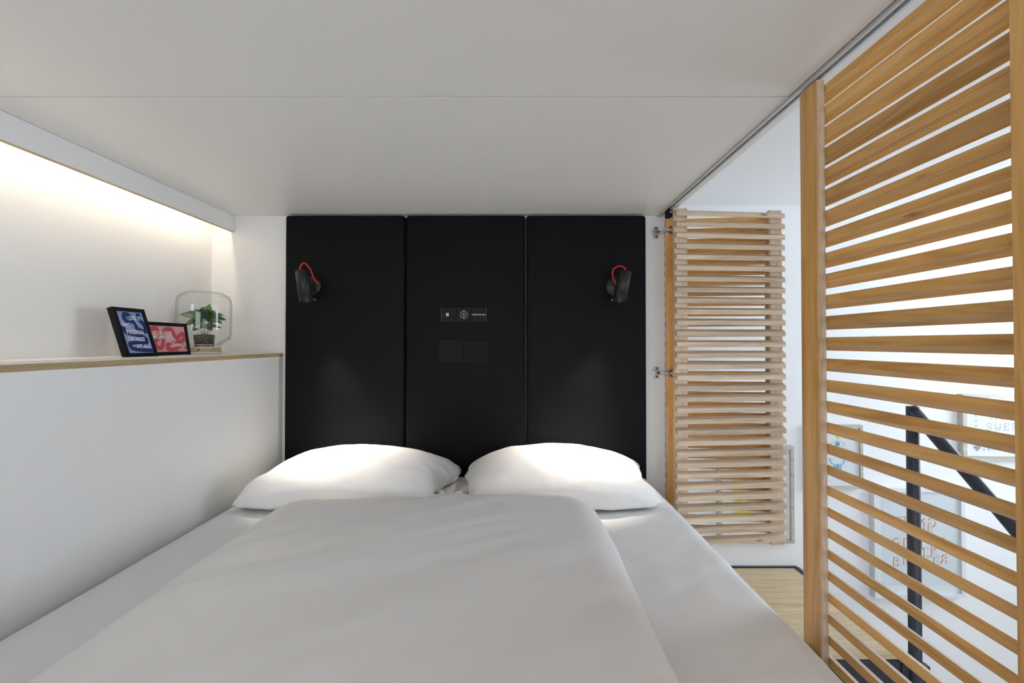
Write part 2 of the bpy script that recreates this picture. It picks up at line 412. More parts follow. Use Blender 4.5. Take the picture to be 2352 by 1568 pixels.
# ---- plywood shelf along the low wall
sh = empty('shelf', (XL, 1.0, -0.06)); tag(sh, 'long plywood shelf with white top on the low wall beside the bed', 'shelf')
b = box('plywood_board', XN + 0.0004, XL + 0.0012, -0.30, DB - 0.001, -0.0605, -0.0452, M['ply'], sh); b.location -= sh.location
b = box('laminate_top', XN + 0.0004, XL + 0.0010, -0.30, DB - 0.001, -0.0452, -0.0446, M['white'], sh); b.location -= sh.location
# ---- pelmet with the LED strip
pe = empty('pelmet', (-1.30, 1.0, 0.55)); tag(pe, 'white plywood pelmet under the ceiling hiding a light strip above the niche', 'pelmet')
def pp(*a, **k):
    o = box(*a, **k); o.location -= pe.location; return o
pp('face_board', -1.2928, -1.2920, -0.30, DB - 0.001, 0.5125, CZ - 0.0008, M['white'], pe)
pp('plywood_core', -1.3080, -1.2929, -0.30, DB - 0.001, 0.5120, CZ - 0.0008, M['ply'], pe)
pp('led_strip', -1.322, -1.310, -0.28, DB - 0.02, CZ - 0.007, CZ - 0.002, M['led'], pe)
lo = area_light('led_light', (-1.316, 0.85, CZ - 0.0090), (0, R(18), 0), 0.010, 2.20, LED_POWER, LED_COL)

# ---- sliding track in the ceiling edge
tr = empty('door_track', (0.664, 1.0, 0.58)); tag(tr, 'grey aluminium track running along the ceiling edge above the slatted doors', 'track')
for nm, xa, xb, za, zb, mt in (('track_flange', 0.6535, 0.6600, 0.5795, 0.6070, 'alu'), ('track_slot', 0.6600, 0.6700, 0.5900, 0.6070, 'slot'), ('track_flange', 0.6700, 0.6765, 0.5795, 0.6070, 'alu')):
    o = box(nm, xa, xb, -0.02, DB - 0.002, za, zb, M[mt], tr); o.location -= tr.location

# ------------------------------------------------------------------ slatted folding doors
PITCH_S, NS = 0.0458, 31
LW = 0.481                    # width of one leaf
ST_W, ST_T, SL_T = 0.057, 0.018, 0.020
SL_H, SL_DROP = 0.0195, 0.0105
Z_FIRST = 0.5630              # inner top edge of the first slat
LEAF_TOP, LEAF_BOT = 0.574, -0.862
def slat_mesh():
    bm = bmesh.new()
    sec = ((ST_T, 0), (ST_T+SL_T, -SL_DROP), (ST_T+SL_T, -SL_DROP-SL_H), (ST_T, -SL_H))
    a = [bm.verts.new((-LW/2, y, z)) for y, z in sec]; b_ = [bm.verts.new((LW/2, y, z)) for y, z in sec]
    bm.faces.new(a[::-1]); bm.faces.new(b_)
    for i in range(4): bm.faces.new((a[i], a[(i+1) % 4], b_[(i+1) % 4], b_[i]))
    bmesh.ops.bevel(bm, geom=list(bm.edges), offset=0.0009, segments=1, affect='EDGES')
    bmesh.ops.recalc_face_normals(bm, faces=bm.faces)
    me = bpy.data.meshes.new('slat'); bm.to_mesh(me); bm.free(); me.materials.append(M['oak_x']); me.materials.append(M['oiled_x'])
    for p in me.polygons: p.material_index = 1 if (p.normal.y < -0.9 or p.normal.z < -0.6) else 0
    return me
def stile_mesh():
    bm = bmesh.new(); h = (LEAF_TOP-LEAF_BOT)/2
    bm_box(bm, -ST_W/2, ST_W/2, 0, ST_T - 0.0002, -h, h)
    bmesh.ops.bevel(bm, geom=list(bm.edges), offset=0.0012, segments=2, affect='EDGES')
    bmesh.ops.recalc_face_normals(bm, faces=bm.faces)
    me = bpy.data.meshes.new('stile'); bm.to_mesh(me); bm.free(); me.materials.append(M['oak_z']); me.materials.append(M['oiled_z'])
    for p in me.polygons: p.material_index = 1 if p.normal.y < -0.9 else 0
    return me
SLAT, STILE = slat_mesh(), stile_mesh()
def leaf(parent, loc, rz):
    e = empty('leaf_panel', loc, (0, 0, rz), parent)
    for xs in (ST_W/2, LW - ST_W/2):
        o = bpy.data.objects.new('stile', STILE); o.location = (xs, 0, (LEAF_TOP+LEAF_BOT)/2); link(o, e)
    for k in range(NS):
        o = bpy.data.objects.new('slat', SLAT); o.location = (LW/2, 0, Z_FIRST - k*PITCH_S); link(o, e)
    return e
open_door = empty('folding_shutter', (0, 0, 0)); tag(open_door, 'slatted oak folding door folded open against the wall beside the headboard', 'shutter', 'slatted oak folding doors', 'thing')
aA = math.atan2(-0.055, 0.466)
leaf(open_door, (0.680, 1.955, 0), aA)
aB = R(180 + 4.9)
leaf(open_door, (1.1505, 1.8923, 0), aB)
closed_door = empty('folding_shutter', (0, 0, 0)); tag(closed_door, 'slatted oak folding door drawn closed at right, nearest the camera', 'shutter', 'slatted oak folding doors', 'thing')
leaf(closed_door, (0.656, 0.998, 0), R(-90))
leaf(closed_door, (0.656, 0.521, 0), R(-90))
# concealed hinges of the open door: plate on the wall strip, cup in the stile
uA = Vector((math.cos(aA), math.sin(aA), 0)); nA = Vector((math.sin(aA), -math.cos(aA), 0))
for zh in (0.508, -0.134):
    h = empty('hinge', (0.648, DB, zh), parent=open_door)
    tag(h, 'nickel concealed hinge')
    box('mounting_plate', -0.012, 0.012, -0.0055, -0.0005, -0.0270, 0.0270, M['nickel'], h, 0.002)
    box('arm', -0.022, 0.020, -0.0170, -0.0056, -0.0085, 0.0085, M['chrome'], h, 0.002)
    box('arm_slot', -0.002, 0.010, -0.0176, -0.0171, -0.0040, 0.0040, M['slot'], h)
    for s in (-1, 1): cyl('plate_screw', (0, -0.0056, 0.019*s), (0, -0.0085, 0.019*s), 0.0045, M['dark_metal'], h, 14)
    P = Vector((0.680, 1.955, zh)) + uA*0.026 - Vector(h.location)
    def Q(u, n, z): return P + uA*u + nA*n + Vector((0, 0, z))
    tube('link_arm', [(0.018, -0.011, 0), (0.030, -0.020, 0), tuple(Q(-0.030, 0.012, 0)), tuple(Q(-0.010, 0.006, 0))], 0.0065, M['nickel'], h, 8, 6)
    o = cyl('cup', Q(0, 0.0002, 0), Q(0, 0.0040, 0), 0.0175, M['dark_metal'], h, 28)
    o = cyl('cup_dish', Q(0.003, 0.0041, 0), Q(0.003, 0.0062, 0), 0.0125, M['nickel'], h, 28)
    fl = box('cup_flange', -0.008, 0.008, -0.0020, 0, -0.027, 0.027, M['nickel'], h, 0.0015)
    fl.location = Q(0.012, 0.0035, 0); fl.rotation_euler = (0, 0, aA)
    for s in (-1, 1): cyl('flange_screw', Q(0.012, 0.0046, 0.020*s), Q(0.012, 0.0070, 0.020*s), 0.0050, M['chrome'], h, 14)
rc = empty('roller_carriage', (0.664, 1.875, 0.560), parent=open_door); tag(rc, 'black roller carriage in the track')
box('carriage_block', -0.012, 0.012, -0.016, 0.016, -0.018, 0.014, M['black'], rc, 0.002)
cyl('carriage_pin', (0, 0, 0.014), (0, 0, 0.030), 0.004, M['black'], rc)
cyl('carriage_screw', (0.004, -0.016, 0.002), (0.004, -0.0185, 0.002), 0.005, M['chrome'], rc, 14)
box('carriage_bracket', 0.012, 0.026, -0.010, -0.006, -0.012, 0.010, M['nickel'], rc, 0.001)

# ------------------------------------------------------------------ headboard
HY = 1.958
hb = empty('headboard', (-0.22, 1.998, -0.06)); tag(hb, 'black upholstered headboard of three tall panels filling the wall behind the bed', 'headboard')
PW = (0.5935 + 1.0395) / 3
for i in range(3):
    xa = -1.0395 + i*PW
    bm = bmesh.new(); w2, h2, t2 = PW/2 - 0.0016, 0.64, 0.0195
    bm_box(bm, -w2, w2, -t2, t2, -h2, h2)
    bmesh.ops.bevel(bm, geom=[e for e in bm.edges], offset=0.013, segments=6, affect='EDGES', profile=0.5)
    o = from_bm('upholstered_panel', bm, M['leather'], hb, (xa + PW/2 + 0.22, -0.0205, 0.578 - h2 + 0.06), smooth=True)
# ---- power strip set into the middle panel
def P2(px, py, d): return ((px-1183)*d/1000, d, (788-py)*d/1000)
so = empty('power_outlet', (-0.2295, HY, 0.128)); tag(so, 'black triple power outlet with usb port and lettered switch in the headboard', 'power outlet')
box('surround', -0.1020, 0.1020, -0.0080, 0.0006, -0.0365, 0.0365, M['black'], so, 0.002)
for i in range(3):
    xa = -0.099 + i*0.066
    box('insert', xa + 0.0008, xa + 0.0652, -0.0105, -0.0079, -0.0325, 0.0325, M['framebk'], so, 0.0012)
for s in (-1, 1): box('edge_strip', (0.0995 if s > 0 else -0.1015), (0.1015 if s > 0 else -0.0995), -0.0088, -0.0079, -0.034, 0.034, M['steel'], so)
box('usb_port', -0.0790, -0.0680, -0.0112, -0.0104, -0.0070, 0.0070, M['alu'], so)
box('usb_tongue', -0.0765, -0.0745, -0.0116, -0.0111, -0.0060, 0.0060, M['black'], so)
lathe('socket_ring', [(0.0205, 0), (0.0220, 0.0012), (0.0235, 0)], M['black'], so, (0, -0.0104, 0), (R(90), 0, 0), 32)
lathe('socket_well', [(0, 0.0004), (0.0205, 0.0004)], M['slot'], so, (0, -0.0103, 0), (R(90), 0, 0), 32)
for x, z, r, m in ((-0.0085, 0, 0.0028, 'black'), (0.0085, 0, 0.0028, 'black'), (0, 0, 0.0022, 'alu'), (0, 0.0155, 0.0020, 'alu'), (0, -0.0155, 0.0020, 'alu')):
    cyl('contact', (x, -0.0106, z), (x, -0.0116, z), r, M[m], so, 12)
text('switch_lettering', 'TURN ME ON', 0.0100, M['ink_white'], so, (0.0660, -0.0109, -0.0036), 'CENTER')
fc = empty('outlet_flap', (-0.232, HY, -0.037), (0, R(1.0), 0)); tag(fc, 'black folded cover flap on the headboard below the power outlet', 'cover flap')
box('flap_half', -0.1120, -0.0004, -0.0045, 0.0012, -0.052, 0.053, M['flap'], fc, 0.0012)
box('flap_half', 0.0004, 0.1120, -0.0045, 0.0012, -0.054, 0.051, M['flap'], fc, 0.0012)

# ------------------------------------------------------------------ reading lamps
def reading_lamp(bx, bz, head, tilt_x, side, cable, label, name='reading_lamp'):
    e = empty(name, (bx, HY, bz)); tag(e, label, 'lamp', 'reading lamps on the headboard')
    lathe('wall_plate', [(0, 0), (0.043, 0), (0.044, 0.001), (0.044, 0.013), (0.0425, 0.0145), (0, 0.0145)], M['lampblack'], e, (0, -0.0002, 0), (R(90), 0, 0), 44)
    H = Vector(head) - Vector(e.location)
    ax = Vector((tilt_x, -0.03, -1)).normalized()          # the way the lamp shines
    cyl('arm', (0, -0.014, -0.004), tuple(H + Vector((0, 0.012, 0))), 0.0065, M['lampblack'], e, 16)
    Lh, r = 0.132, 0.0275
    q = ax.to_track_quat('Z', 'Y').to_euler()
    s = H - ax*Lh*0.5
    lathe('lamp_head', [(0, 0), (r-0.003, 0), (r, 0.003), (r, Lh), (r-0.0025, Lh), (r-0.0025, Lh-0.035), (0, Lh-0.035)], M['lampblack'], e, s, q, 40)
    lathe('lamp_lens', [(0, 0), (r-0.004, 0)], M['bulb'], e, s + ax*(Lh-0.030), q, 28)
    cyl('toggle_switch', tuple(s + ax*0.118 + Vector((side*0.028, 0.008, 0))), tuple(s + ax*0.128 + Vector((side*0.034, 0.010, 0))), 0.0016, M['chrome'], e, 8)
    top = s
    tube('textile_cable', [tuple(top + Vector(c)) for c in cable], 0.0034, M['red'], e, 10, 8)
    d = bpy.data.lights.new(name + '_light', 'SPOT'); d.energy = LAMP_POWER; d.color = LAMP_COL
    d.spot_size = R(56); d.spot_blend = 0.9; d.shadow_soft_size = 0.018
    lo = bpy.data.objects.new(name + '_light', d); lo.location = s + ax*(Lh-0.022)
    beam = (ax + Vector((0.12*side, -0.09, 0))).normalized()
    lo.rotation_euler = (-beam).to_track_quat('Z', 'Y').to_euler()
    lo.parent = e; COL.objects.link(lo)
    return e
reading_lamp(-0.913, 0.258, (-0.903, 1.862, 0.244), 0.16, 1,
    [(-0.004, 0, -0.004), (-0.010, 0.002, 0.016), (0.004, 0.010, 0.036), (0.024, 0.022, 0.012), (0.034, 0.040, -0.030), (0.044, 0.062, -0.046)],
    'black cylinder reading lamp with red cable on the left headboard panel')
reading_lamp(0.452, 0.254, (0.460, 1.862, 0.243), -0.19, -1,
    [(0.008, 0, -0.006), (-0.004, 0.002, 0.016), (-0.026, 0.008, 0.024), (-0.048, 0.018, 0.008), (-0.044, 0.034, -0.022), (-0.026, 0.060, -0.044)],
    'black cylinder reading lamp with red cable on the right headboard panel')

# ------------------------------------------------------------------ bed
MZ = -0.587
bd = empty('bed_base', (-0.22, 1.0, -0.9)); tag(bd, 'pale bed base with side board under the white mattress', 'bed base')
for nm, a in (('slatted_base', (XL + 0.004, 0.610, 0.0, DB - 0.006, -0.86, -0.785)), ('side_board', (0.612, 0.648, 0.0, DB - 0.006, -0.865, -0.668))):
    o = box(nm, *a, M['white'], bd, 0.002); o.location -= bd.location
def nz3(x, y, z=0.0): return noise.noise(Vector((x, y, z)))
def sheet():
    x0, x1, y0, y1 = XL + 0.010, 0.598, 0.015, 1.950
    zb = -0.783; r = 0.055
    nx, ny = 110, 120
    # cross profile parameter: flat top, rounded shoulder, skirt
    def prof(t, lo, hi):
        L1 = hi - lo - 2*r; A = r*math.pi/2; H = (MZ - r) - zb
        tot = L1 + 2*A + 2*H; s = t*tot
        if s < H: return lo, zb + s
        s -= H
        if s < A: a = s/r; return lo + r - r*math.cos(a), MZ - r + r*math.sin(a)
        s -= A
        if s < L1: return lo + r + s, MZ
        s -= L1
        if s < A: a = s/r; return hi - r + r*math.sin(a), MZ - r + r*math.cos(a)
        s -= A
        return hi, MZ - r - s
    vs = []
    ts = [i/nx for i in range(nx+1)]
    us = [0, .002, .006, .012, .020] + [.02 + .96*j/(ny-10) for j in range(1, ny-10)] + [.98, .988, .994, .998, 1]
    for u in us:
        y = y0 + u*(y1-y0)
        ed = min(u, 1-u)*(y1-y0)
        drop = 0.03*(1 - min(1, ed/0.03))**2
        for t in ts:
            x, z = prof(t, x0, x1)
            top = max(0, min(1, (z - (MZ - r))/r))
            k = max(0, min(1, (x - 0.0)/0.35))
            wob = 0.0045*nz3(x*2.2, y*2.2) + (0.0060*k + 0.0012)*nz3(x*5 + y*3, y*9 - x*4, 3) + 0.0040*k*nz3(x*14 + y*7, y*20 - 8*x, 8)
            zz = z + wob*top - drop*top
            xx = x + 0.012*(1-top)*nz3(y*3.3, 7.7 + x)*(1 if x > 0 else 0.2) + (0.006*nz3(y*5, 2.2) if x > 0.5 else 0)
            vs.append((xx, y, zz))
    n = len(ts); fs = []
    for j in range(len(us)-1):
        for i in range(n-1): fs.append((j*n+i, j*n+i+1, (j+1)*n+i+1, (j+1)*n+i))
    m = len(us)-1
    fs.append(tuple(range(n))[::-1]); fs.append(tuple(m*n+i for i in range(n)))
    me = bpy.data.meshes.new('fitted_sheet'); me.from_pydata(vs, [], fs); me.materials.append(M['linen'])
    for p in me.polygons: p.use_smooth = len(p.vertices) == 4
    return me
mt = empty('mattress', (-0.22, 1.0, MZ)); tag(mt, 'white double mattress in a fitted cotton sheet between low wall and slatted door', 'mattress')
o = bpy.data.objects.new('fitted_sheet', sheet()); link(o, mt); o.location = (0.22, -1.0, -MZ)

def duvet():
    x0, x1, y0, y1 = -0.775, 0.268, -0.05, 1.475
    nx, ny = 130, 150; rc_ = 0.13
    vs, fs = [], []
    def inside(x, y):     # distance to the rounded outline
        dx = min(x - x0, x1 - x); dy = min(y - y0, y1 - y)
        if dx < rc_ and dy < rc_: return rc_ - math.hypot(rc_ - dx, rc_ - dy)
        return min(dx, dy)
    def warp(t, k=0.16):   # denser near the ends
        return t - k*math.sin(2*math.pi*t)/(2*math.pi)*1.0*2 if False else 0.5 - 0.5*math.cos(math.pi*t)*(1-k) - (0.5-t)*k*1.0 if False else t
    def dens(n):
        a = [0, .0015, .004, .008, .013, .019, .026, .034, .043, .053]
        mid = [0.065 + (1-0.13)*i/(n-20) for i in range(n-19)]
        return a + mid + [1-q for q in a[::-1]]
    us, ws = dens(nx), dens(ny)
    top, bot = [], []
    for w in ws:
        for u in us:
            x = x0 + u*(x1-x0); y = y0 + w*(y1-y0)
            # pull square grid onto the rounded corners
            cx = min(max(x, x0+rc_), x1-rc_); cy = min(max(y, y0+rc_), y1-rc_)
            dx, dy = x-cx, y-cy
            if dx and dy:
                m = max(abs(dx), abs(dy)); L = math.hypot(dx, dy); dx, dy = dx*m/L, dy*m/L
            x, y = cx+dx, cy+dy
            d = max(0.0, inside(x, y))
            H = 0.080 + 0.008*math.exp(-((x+0.12)/0.35)**2) + 0.010*nz3(x*1.7+3, y*1.4, 1)
            R_ = 0.10 if x > -0.25 else 0.14
            t = min(1, d/R_); h = H*math.sqrt(max(0, 1-(1-t)**2.3))
            a = x*math.cos(R(28)) + y*math.sin(R(28)); b_ = -x*math.sin(R(28)) + y*math.cos(R(28))
            wr = 0.0034*nz3(a*1.4, b_*7.0, 5) + 0.0016*nz3(a*2.5, b_*20, 9)
            wr2 = 0.0014*nz3(x*22, y*3, 4)*math.exp(-((y-y1)/0.25)**2)
            z = MZ + 0.016 + h + (wr + wr2)*min(1, h/0.05)
            xo = 0.010*nz3(y*3.1, 11.0 if x > -0.2 else 4.0)*(1 - min(1, d/0.2))
            yo = 0.010*nz3(x*5.0, 21.0)*(1 - min(1, d/0.2))*(1 if y > 1 else 0)
            top.append((x+xo, y+yo, z)); bot.append((x+xo, y+yo, MZ + 0.015))
    n, m = len(us), len(ws); vs = top + bot; off = n*m
    for j in range(m-1):
        for i in range(n-1):
            fs.append((j*n+i, j*n+i+1, (j+1)*n+i+1, (j+1)*n+i))
            fs.append((off+j*n+i, off+(j+1)*n+i, off+(j+1)*n+i+1, off+j*n+i+1))
    rim = [i for i in range(n)] + [j*n+n-1 for j in range(1, m)] + [(m-1)*n+i for i in range(n-2, -1, -1)] + [j*n for j in range(m-2, 0, -1)]
    for a, b_ in zip(rim, rim[1:] + rim[:1]): fs.append((a, off+a, off+b_, b_))
    me = bpy.data.meshes.new('duvet'); me.from_pydata(vs, [], fs); me.materials.append(M['satin'])
    for p in me.polygons: p.use_smooth = True
    return me
o = bpy.data.objects.new('duvet', duvet()); link(o); tag(o, 'smooth white duvet spread over the middle of the bed below the pillows', 'duvet')

def pillow_mesh(name, size, center, yaw, tilt, vol, nx=46, ny=34, steps=170, seed=1, roll=0.0, xlim=(-9, 9), ymin=1.49):
    w, h = size
    I = np.arange((nx+1)*(ny+1)).reshape(ny+1, nx+1)
    J = I.copy(); cnt = (nx+1)*(ny+1)
    J[1:-1, 1:-1] = np.arange(cnt, cnt + (nx-1)*(ny-1)).reshape(ny-1, nx-1)
    nv = cnt + (nx-1)*(ny-1)
    gx, gy = np.meshgrid(np.linspace(-w/2, w/2, nx+1), np.linspace(-h/2, h/2, ny+1))
    flat = np.zeros((nv, 3))
    flat[I.ravel(), 0] = gx.ravel(); flat[I.ravel(), 1] = gy.ravel()
    flat[J.ravel(), 0] = gx.ravel(); flat[J.ravel(), 1] = gy.ravel()
    X = flat.copy()
    bump = 0.03*np.cos(np.pi*gx/w)*np.cos(np.pi*gy/h)
    rng = np.random.RandomState(seed)
    X[I[1:-1, 1:-1].ravel(), 2] = bump[1:-1, 1:-1].ravel() + 0.002*rng.randn((nx-1)*(ny-1))
    X[J[1:-1, 1:-1].ravel(), 2] = -bump[1:-1, 1:-1].ravel() + 0.002*rng.randn((nx-1)*(ny-1))
    groups = []
    for G in (I, J):
        for p in (0, 1):
            groups.append((G[:, p:-1:2].ravel(), G[:, p+1::2].ravel()))
            groups.append((G[p:-1:2, :].ravel(), G[p+1::2, :].ravel()))
        for p in (0, 1):
            a, b_ = G[p:-1:2, :-1], G[p+1::2, 1:]
            for q in (0, 1): groups.append((a[:, q::2].ravel(), b_[:, q::2].ravel()))
            a, b_ = G[p:-1:2, 1:], G[p+1::2, :-1]
            for q in (0, 1): groups.append((a[:, q::2].ravel(), b_[:, q::2].ravel()))
        for p in range(4):                       # bending
            a, b_ = G[:, :-2], G[:, 2:]
            groups.append((a[:, p::4].ravel(), b_[:, p::4].ravel(), 0.18))
            a, b_ = G[:-2, :], G[2:, :]
            groups.append((a[p::4, :].ravel(), b_[p::4, :].ravel(), 0.18))
    GG = []
    for g in groups:
        a = g[0]; b_ = g[1][:len(a)]; a = a[:len(b_)]
        GG.append((a, b_, np.linalg.norm(flat[a]-flat[b_], axis=1), g[2] if len(g) > 2 else 0.9))
    T1 = np.concatenate([np.stack([I[:-1,:-1].ravel(), I[:-1,1:].ravel(), I[1:,1:].ravel()], 1), np.stack([I[:-1,:-1].ravel(), I[1:,1:].ravel(), I[1:,:-1].ravel()], 1)])
    T2 = np.concatenate([np.stack([J[:-1,:-1].ravel(), J[1:,1:].ravel(), J[:-1,1:].ravel()], 1), np.stack([J[:-1,:-1].ravel(), J[1:,:-1].ravel(), J[1:,1:].ravel()], 1)])
    T = np.concatenate([T1, T2])
    rot = np.array((Matrix.Rotation(yaw, 3, 'Z') @ Matrix.Rotation(tilt, 3, 'X') @ Matrix.Rotation(roll, 3, 'Y')))
    X = X @ rot.T + np.array(center)
    V = np.zeros_like(X); dt = 1/60.0
    floor = MZ + 0.015; back = HY - 0.004
    for s in range(steps):
        A, B, C = X[T[:, 0]], X[T[:, 1]], X[T[:, 2]]
        nrm = np.cross(B-A, C-A)
        cen = X.mean(0)
        volume = np.einsum('ij,ij->i', A-cen, nrm).sum()/6
        p = 2.0e7*max(0.0, vol - volume)
        Fo = np.zeros_like(X)
        for k in range(3):
            for ax in range(3): Fo[:, ax] += np.bincount(T[:, k], weights=nrm[:, ax]*p/6, minlength=nv)
        V += dt*(Fo*1.0 + np.array((0, 0, -5.0)))
        sp = np.linalg.norm(V, axis=1, keepdims=True); V *= np.minimum(1, 1.2/np.maximum(sp, 1e-9))
        V *= 0.93
        Xo = X.copy(); X = X + V*dt
        for it in range(5):
            for a, b_, r0, k in GG:
                d = X[b_]-X[a]; L = np.linalg.norm(d, axis=1)
                diff = (L - r0)/np.maximum(L, 1e-9)
                kk = np.where(diff > 0, k, k*0.55)
                corr = d*(0.5*kk*diff)[:, None]
                X[a] += corr; X[b_] -= corr
            m = X[:, 2] < floor; X[m, 2] = floor
            X[m, 0] = X[m, 0]*0.5 + Xo[m, 0]*0.5; X[m, 1] = X[m, 1]*0.5 + Xo[m, 1]*0.5
            X[:, 1] = np.minimum(X[:, 1], back)
            X[:, 1] = np.maximum(X[:, 1], ymin)
            X[:, 0] = np.clip(X[:, 0], max(xlim[0], XL + 0.006), xlim[1])
        V = (X - Xo)/dt
    def up(g):                                   # cubic upsampling of a sheet
        def half(a):
            p = np.concatenate([2*a[:1]-a[1:2], a, 2*a[-1:]-a[-2:-1]])
            mid = (-p[:-3] + 9*p[1:-2] + 9*p[2:-1] - p[3:])/16
            out = np.empty((2*len(a)-1,) + a.shape[1:]); out[0::2] = a; out[1::2] = mid
            return out
        return half(half(g).transpose(1, 0, 2)).transpose(1, 0, 2)
    verts, fs = [], []
    sheets = []
    for G, sg in ((I, 1.0), (J, -1.0)):
        g = up(X[G]); H_, W_ = g.shape[:2]
        du = np.gradient(g, axis=1); dv = np.gradient(g, axis=0)
        nn = np.cross(du, dv)*sg; nn /= np.maximum(np.linalg.norm(nn, axis=2, keepdims=True), 1e-9)
        if True:
            for jj in range(1, H_-1):
                v = jj/(H_-1)*h
                for ii in range(1, W_-1):
                    u = ii/(W_-1)*w
                    du_, dv_ = min(u, w-u), min(v, h-v)
                    d_ = min(du_, dv_); f = min(1, d_/0.02)
                    puck = 0.0050*noise.noise(Vector((v*34, seed*3.1, u*3)))*math.exp(-du_/0.07) + 0.0042*noise.noise(Vector((u*30, seed*5.7, v*3)))*math.exp(-dv_/0.06)
                    r1 = noise.noise(Vector((u*5 + v*3, v*9 - u*2, seed)))
                    fold = 0.0090*(1 - abs(r1)*2.2) if abs(r1) < 0.45 else 0.0
                    fine = 0.0011*noise.noise(Vector((u*26 + v*9, v*40, seed*2)))
                    g[jj, ii] += nn[jj, ii]*(puck + 0.55*fold + fine)*f
        g[..., 2] = np.maximum(g[..., 2], floor); g[..., 1] = np.clip(g[..., 1], ymin, back); g[..., 0] = np.clip(g[..., 0], xlim[0], xlim[1])
        sheets.append(g)
    H_, W_ = sheets[0].shape[:2]
    ids = []
    for k, g in enumerate(sheets):
        idx = np.zeros((H_, W_), int)
        for jj in range(H_):
            for ii in range(W_):
                edge = jj in (0, H_-1) or ii in (0, W_-1)
                if k and edge: idx[jj, ii] = ids[0][jj, ii]
                else: idx[jj, ii] = len(verts); verts.append(tuple(g[jj, ii]))
        ids.append(idx)
        for jj in range(H_-1):
            for ii in range(W_-1):
                q = (int(idx[jj, ii]), int(idx[jj, ii+1]), int(idx[jj+1, ii+1]), int(idx[jj+1, ii]))
                fs.append(q[::-1] if k else q)
    # seam flange around the rim
    rim = [(0, i_) for i_ in range(W_)] + [(j_, W_-1) for j_ in range(1, H_)] + [(H_-1, i_) for i_ in range(W_-2, -1, -1)] + [(j_, 0) for j_ in range(H_-2, 0, -1)]
    outer = []
    for (jj, ii) in rim:
        j2 = min(max(jj, 2), H_-3); i2 = min(max(ii, 2), W_-3)
        e0 = sheets[0][jj, ii]; inn = (sheets[0][j2, i2] + sheets[1][j2, i2])/2
        d = e0 - inn; d /= max(np.linalg.norm(d), 1e-9)
        p = e0 + d*0.007
        p[2] = max(p[2], floor); p[1] = min(max(p[1], ymin), back); p[0] = min(max(p[0], xlim[0]), xlim[1])
        outer.append(len(verts)); verts.append(tuple(p))
    for k in range(len(rim)):
        l = (k+1) % len(rim)
        fs.append((int(ids[0][rim[k]]), outer[k], outer[l], int(ids[0][rim[l]])))
    me = bpy.data.meshes.new(name); me.from_pydata(verts, [], fs); me.materials.append(M['linen'])
    for pgn in me.polygons: pgn.use_smooth = True
    return me
def add_pillow(label, **kw):
    o = bpy.data.objects.new('pillow', pillow_mesh('pillow', **kw)); link(o)
    tag(o, label, 'pillow', 'pillows at the headboard')
    return o
add_pillow('white plump pillow on the left, next to the low wall', size=(0.79, 0.56), center=(-0.625, 1.725, -0.42), yaw=R(3), tilt=R(24), vol=0.0370, seed=3, xlim=(-0.985, -0.238))
add_pillow('white plump pillow on the right, next to the slatted door', size=(0.77, 0.56), center=(0.155, 1.720, -0.41), yaw=R(-7), tilt=R(24), vol=0.0370, seed=8, xlim=(-0.232, 0.545))

# ------------------------------------------------------------------ framed prints
def picture_frame(name, label, w, h, depth, bar, mat_bar, loc, rot=(0,0,0), paper='paper', glass=False, recess=0.006, group=None):
    """front faces -y, foot at local z=0, centred on x"""
    e = empty(name, loc, rot); tag(e, label, 'framed print', group)
    bm = bmesh.new()
    o = [(-w/2, 0), (w/2, 0), (w/2, h), (-w/2, h)]; i = [(-w/2+bar, bar), (w/2-bar, bar), (w/2-bar, h-bar), (-w/2+bar, h-bar)]
    for k in range(4):
        l = (k+1) % 4
        vs = [bm.verts.new((p[0], y, p[1])) for y in (0, depth) for p in (o[k], o[l], i[l], i[k])]
        for f in ((0,1,2,3), (7,6,5,4), (0,4,5,1), (1,5,6,2), (2,6,7,3), (3,7,4,0)): bm.faces.new([vs[q] for q in f])
    from_bm('frame_border', bm, mat_bar, e)
    box('print_sheet', -w/2+bar-0.001, w/2-bar+0.001, recess, depth-0.001, bar-0.001, h-bar+0.001, M[paper], e)
    if glass: box('glass_pane', -w/2+bar, w/2-bar, recess*0.35, recess*0.35+0.001, bar, h-bar, M['pane'], e)
    return e
# blue print on the shelf
SHZ = -0.0444
f1 = picture_frame('picture_frame', 'small upright black frame with blue lettered print leaning on the shelf', 0.122, 0.170, 0.017, 0.0125, M['framebk'], (-1.236, 1.450, SHZ + 0.0003), (R(-18), 0, R(90)), 'blue', recess=0.003, group='framed prints on the shelf')
yy = 0.0024
cl = (-0.047, 0.047, 0.015, 0.155)
ribbon('navy_ribbon', [(0.032, 0.147), (0.030, 0.132), (0.045, 0.110), (0.040, 0.090), (0.014, 0.098), (0.000, 0.130), (-0.010, 0.148), (-0.024, 0.143), (-0.022, 0.126), (-0.004, 0.112)], 0.016, yy, M['navy'], f1, clip=cl)
ribbon('navy_ribbon', [(-0.040, 0.100), (-0.034, 0.084), (0.004, 0.076), (0.032, 0.066), (0.028, 0.047), (-0.010, 0.050), (-0.032, 0.046), (-0.030, 0.030), (0.004, 0.024), (0.046, 0.021)], 0.014, yy, M['navy'], f1, clip=cl)
for s_, x, z in (('DO IT', -0.008, 0.128), ('WITH', -0.042, 0.103), ('PASSION', -0.034, 0.079), ('OR NOT', -0.036, 0.055), ('AT ALL', -0.012, 0.030)):
    text('lettering', s_, 0.0195, M['ink_white'], f1, (x, yy - 0.0005, z), stretch=0.86, bold=0.0003)
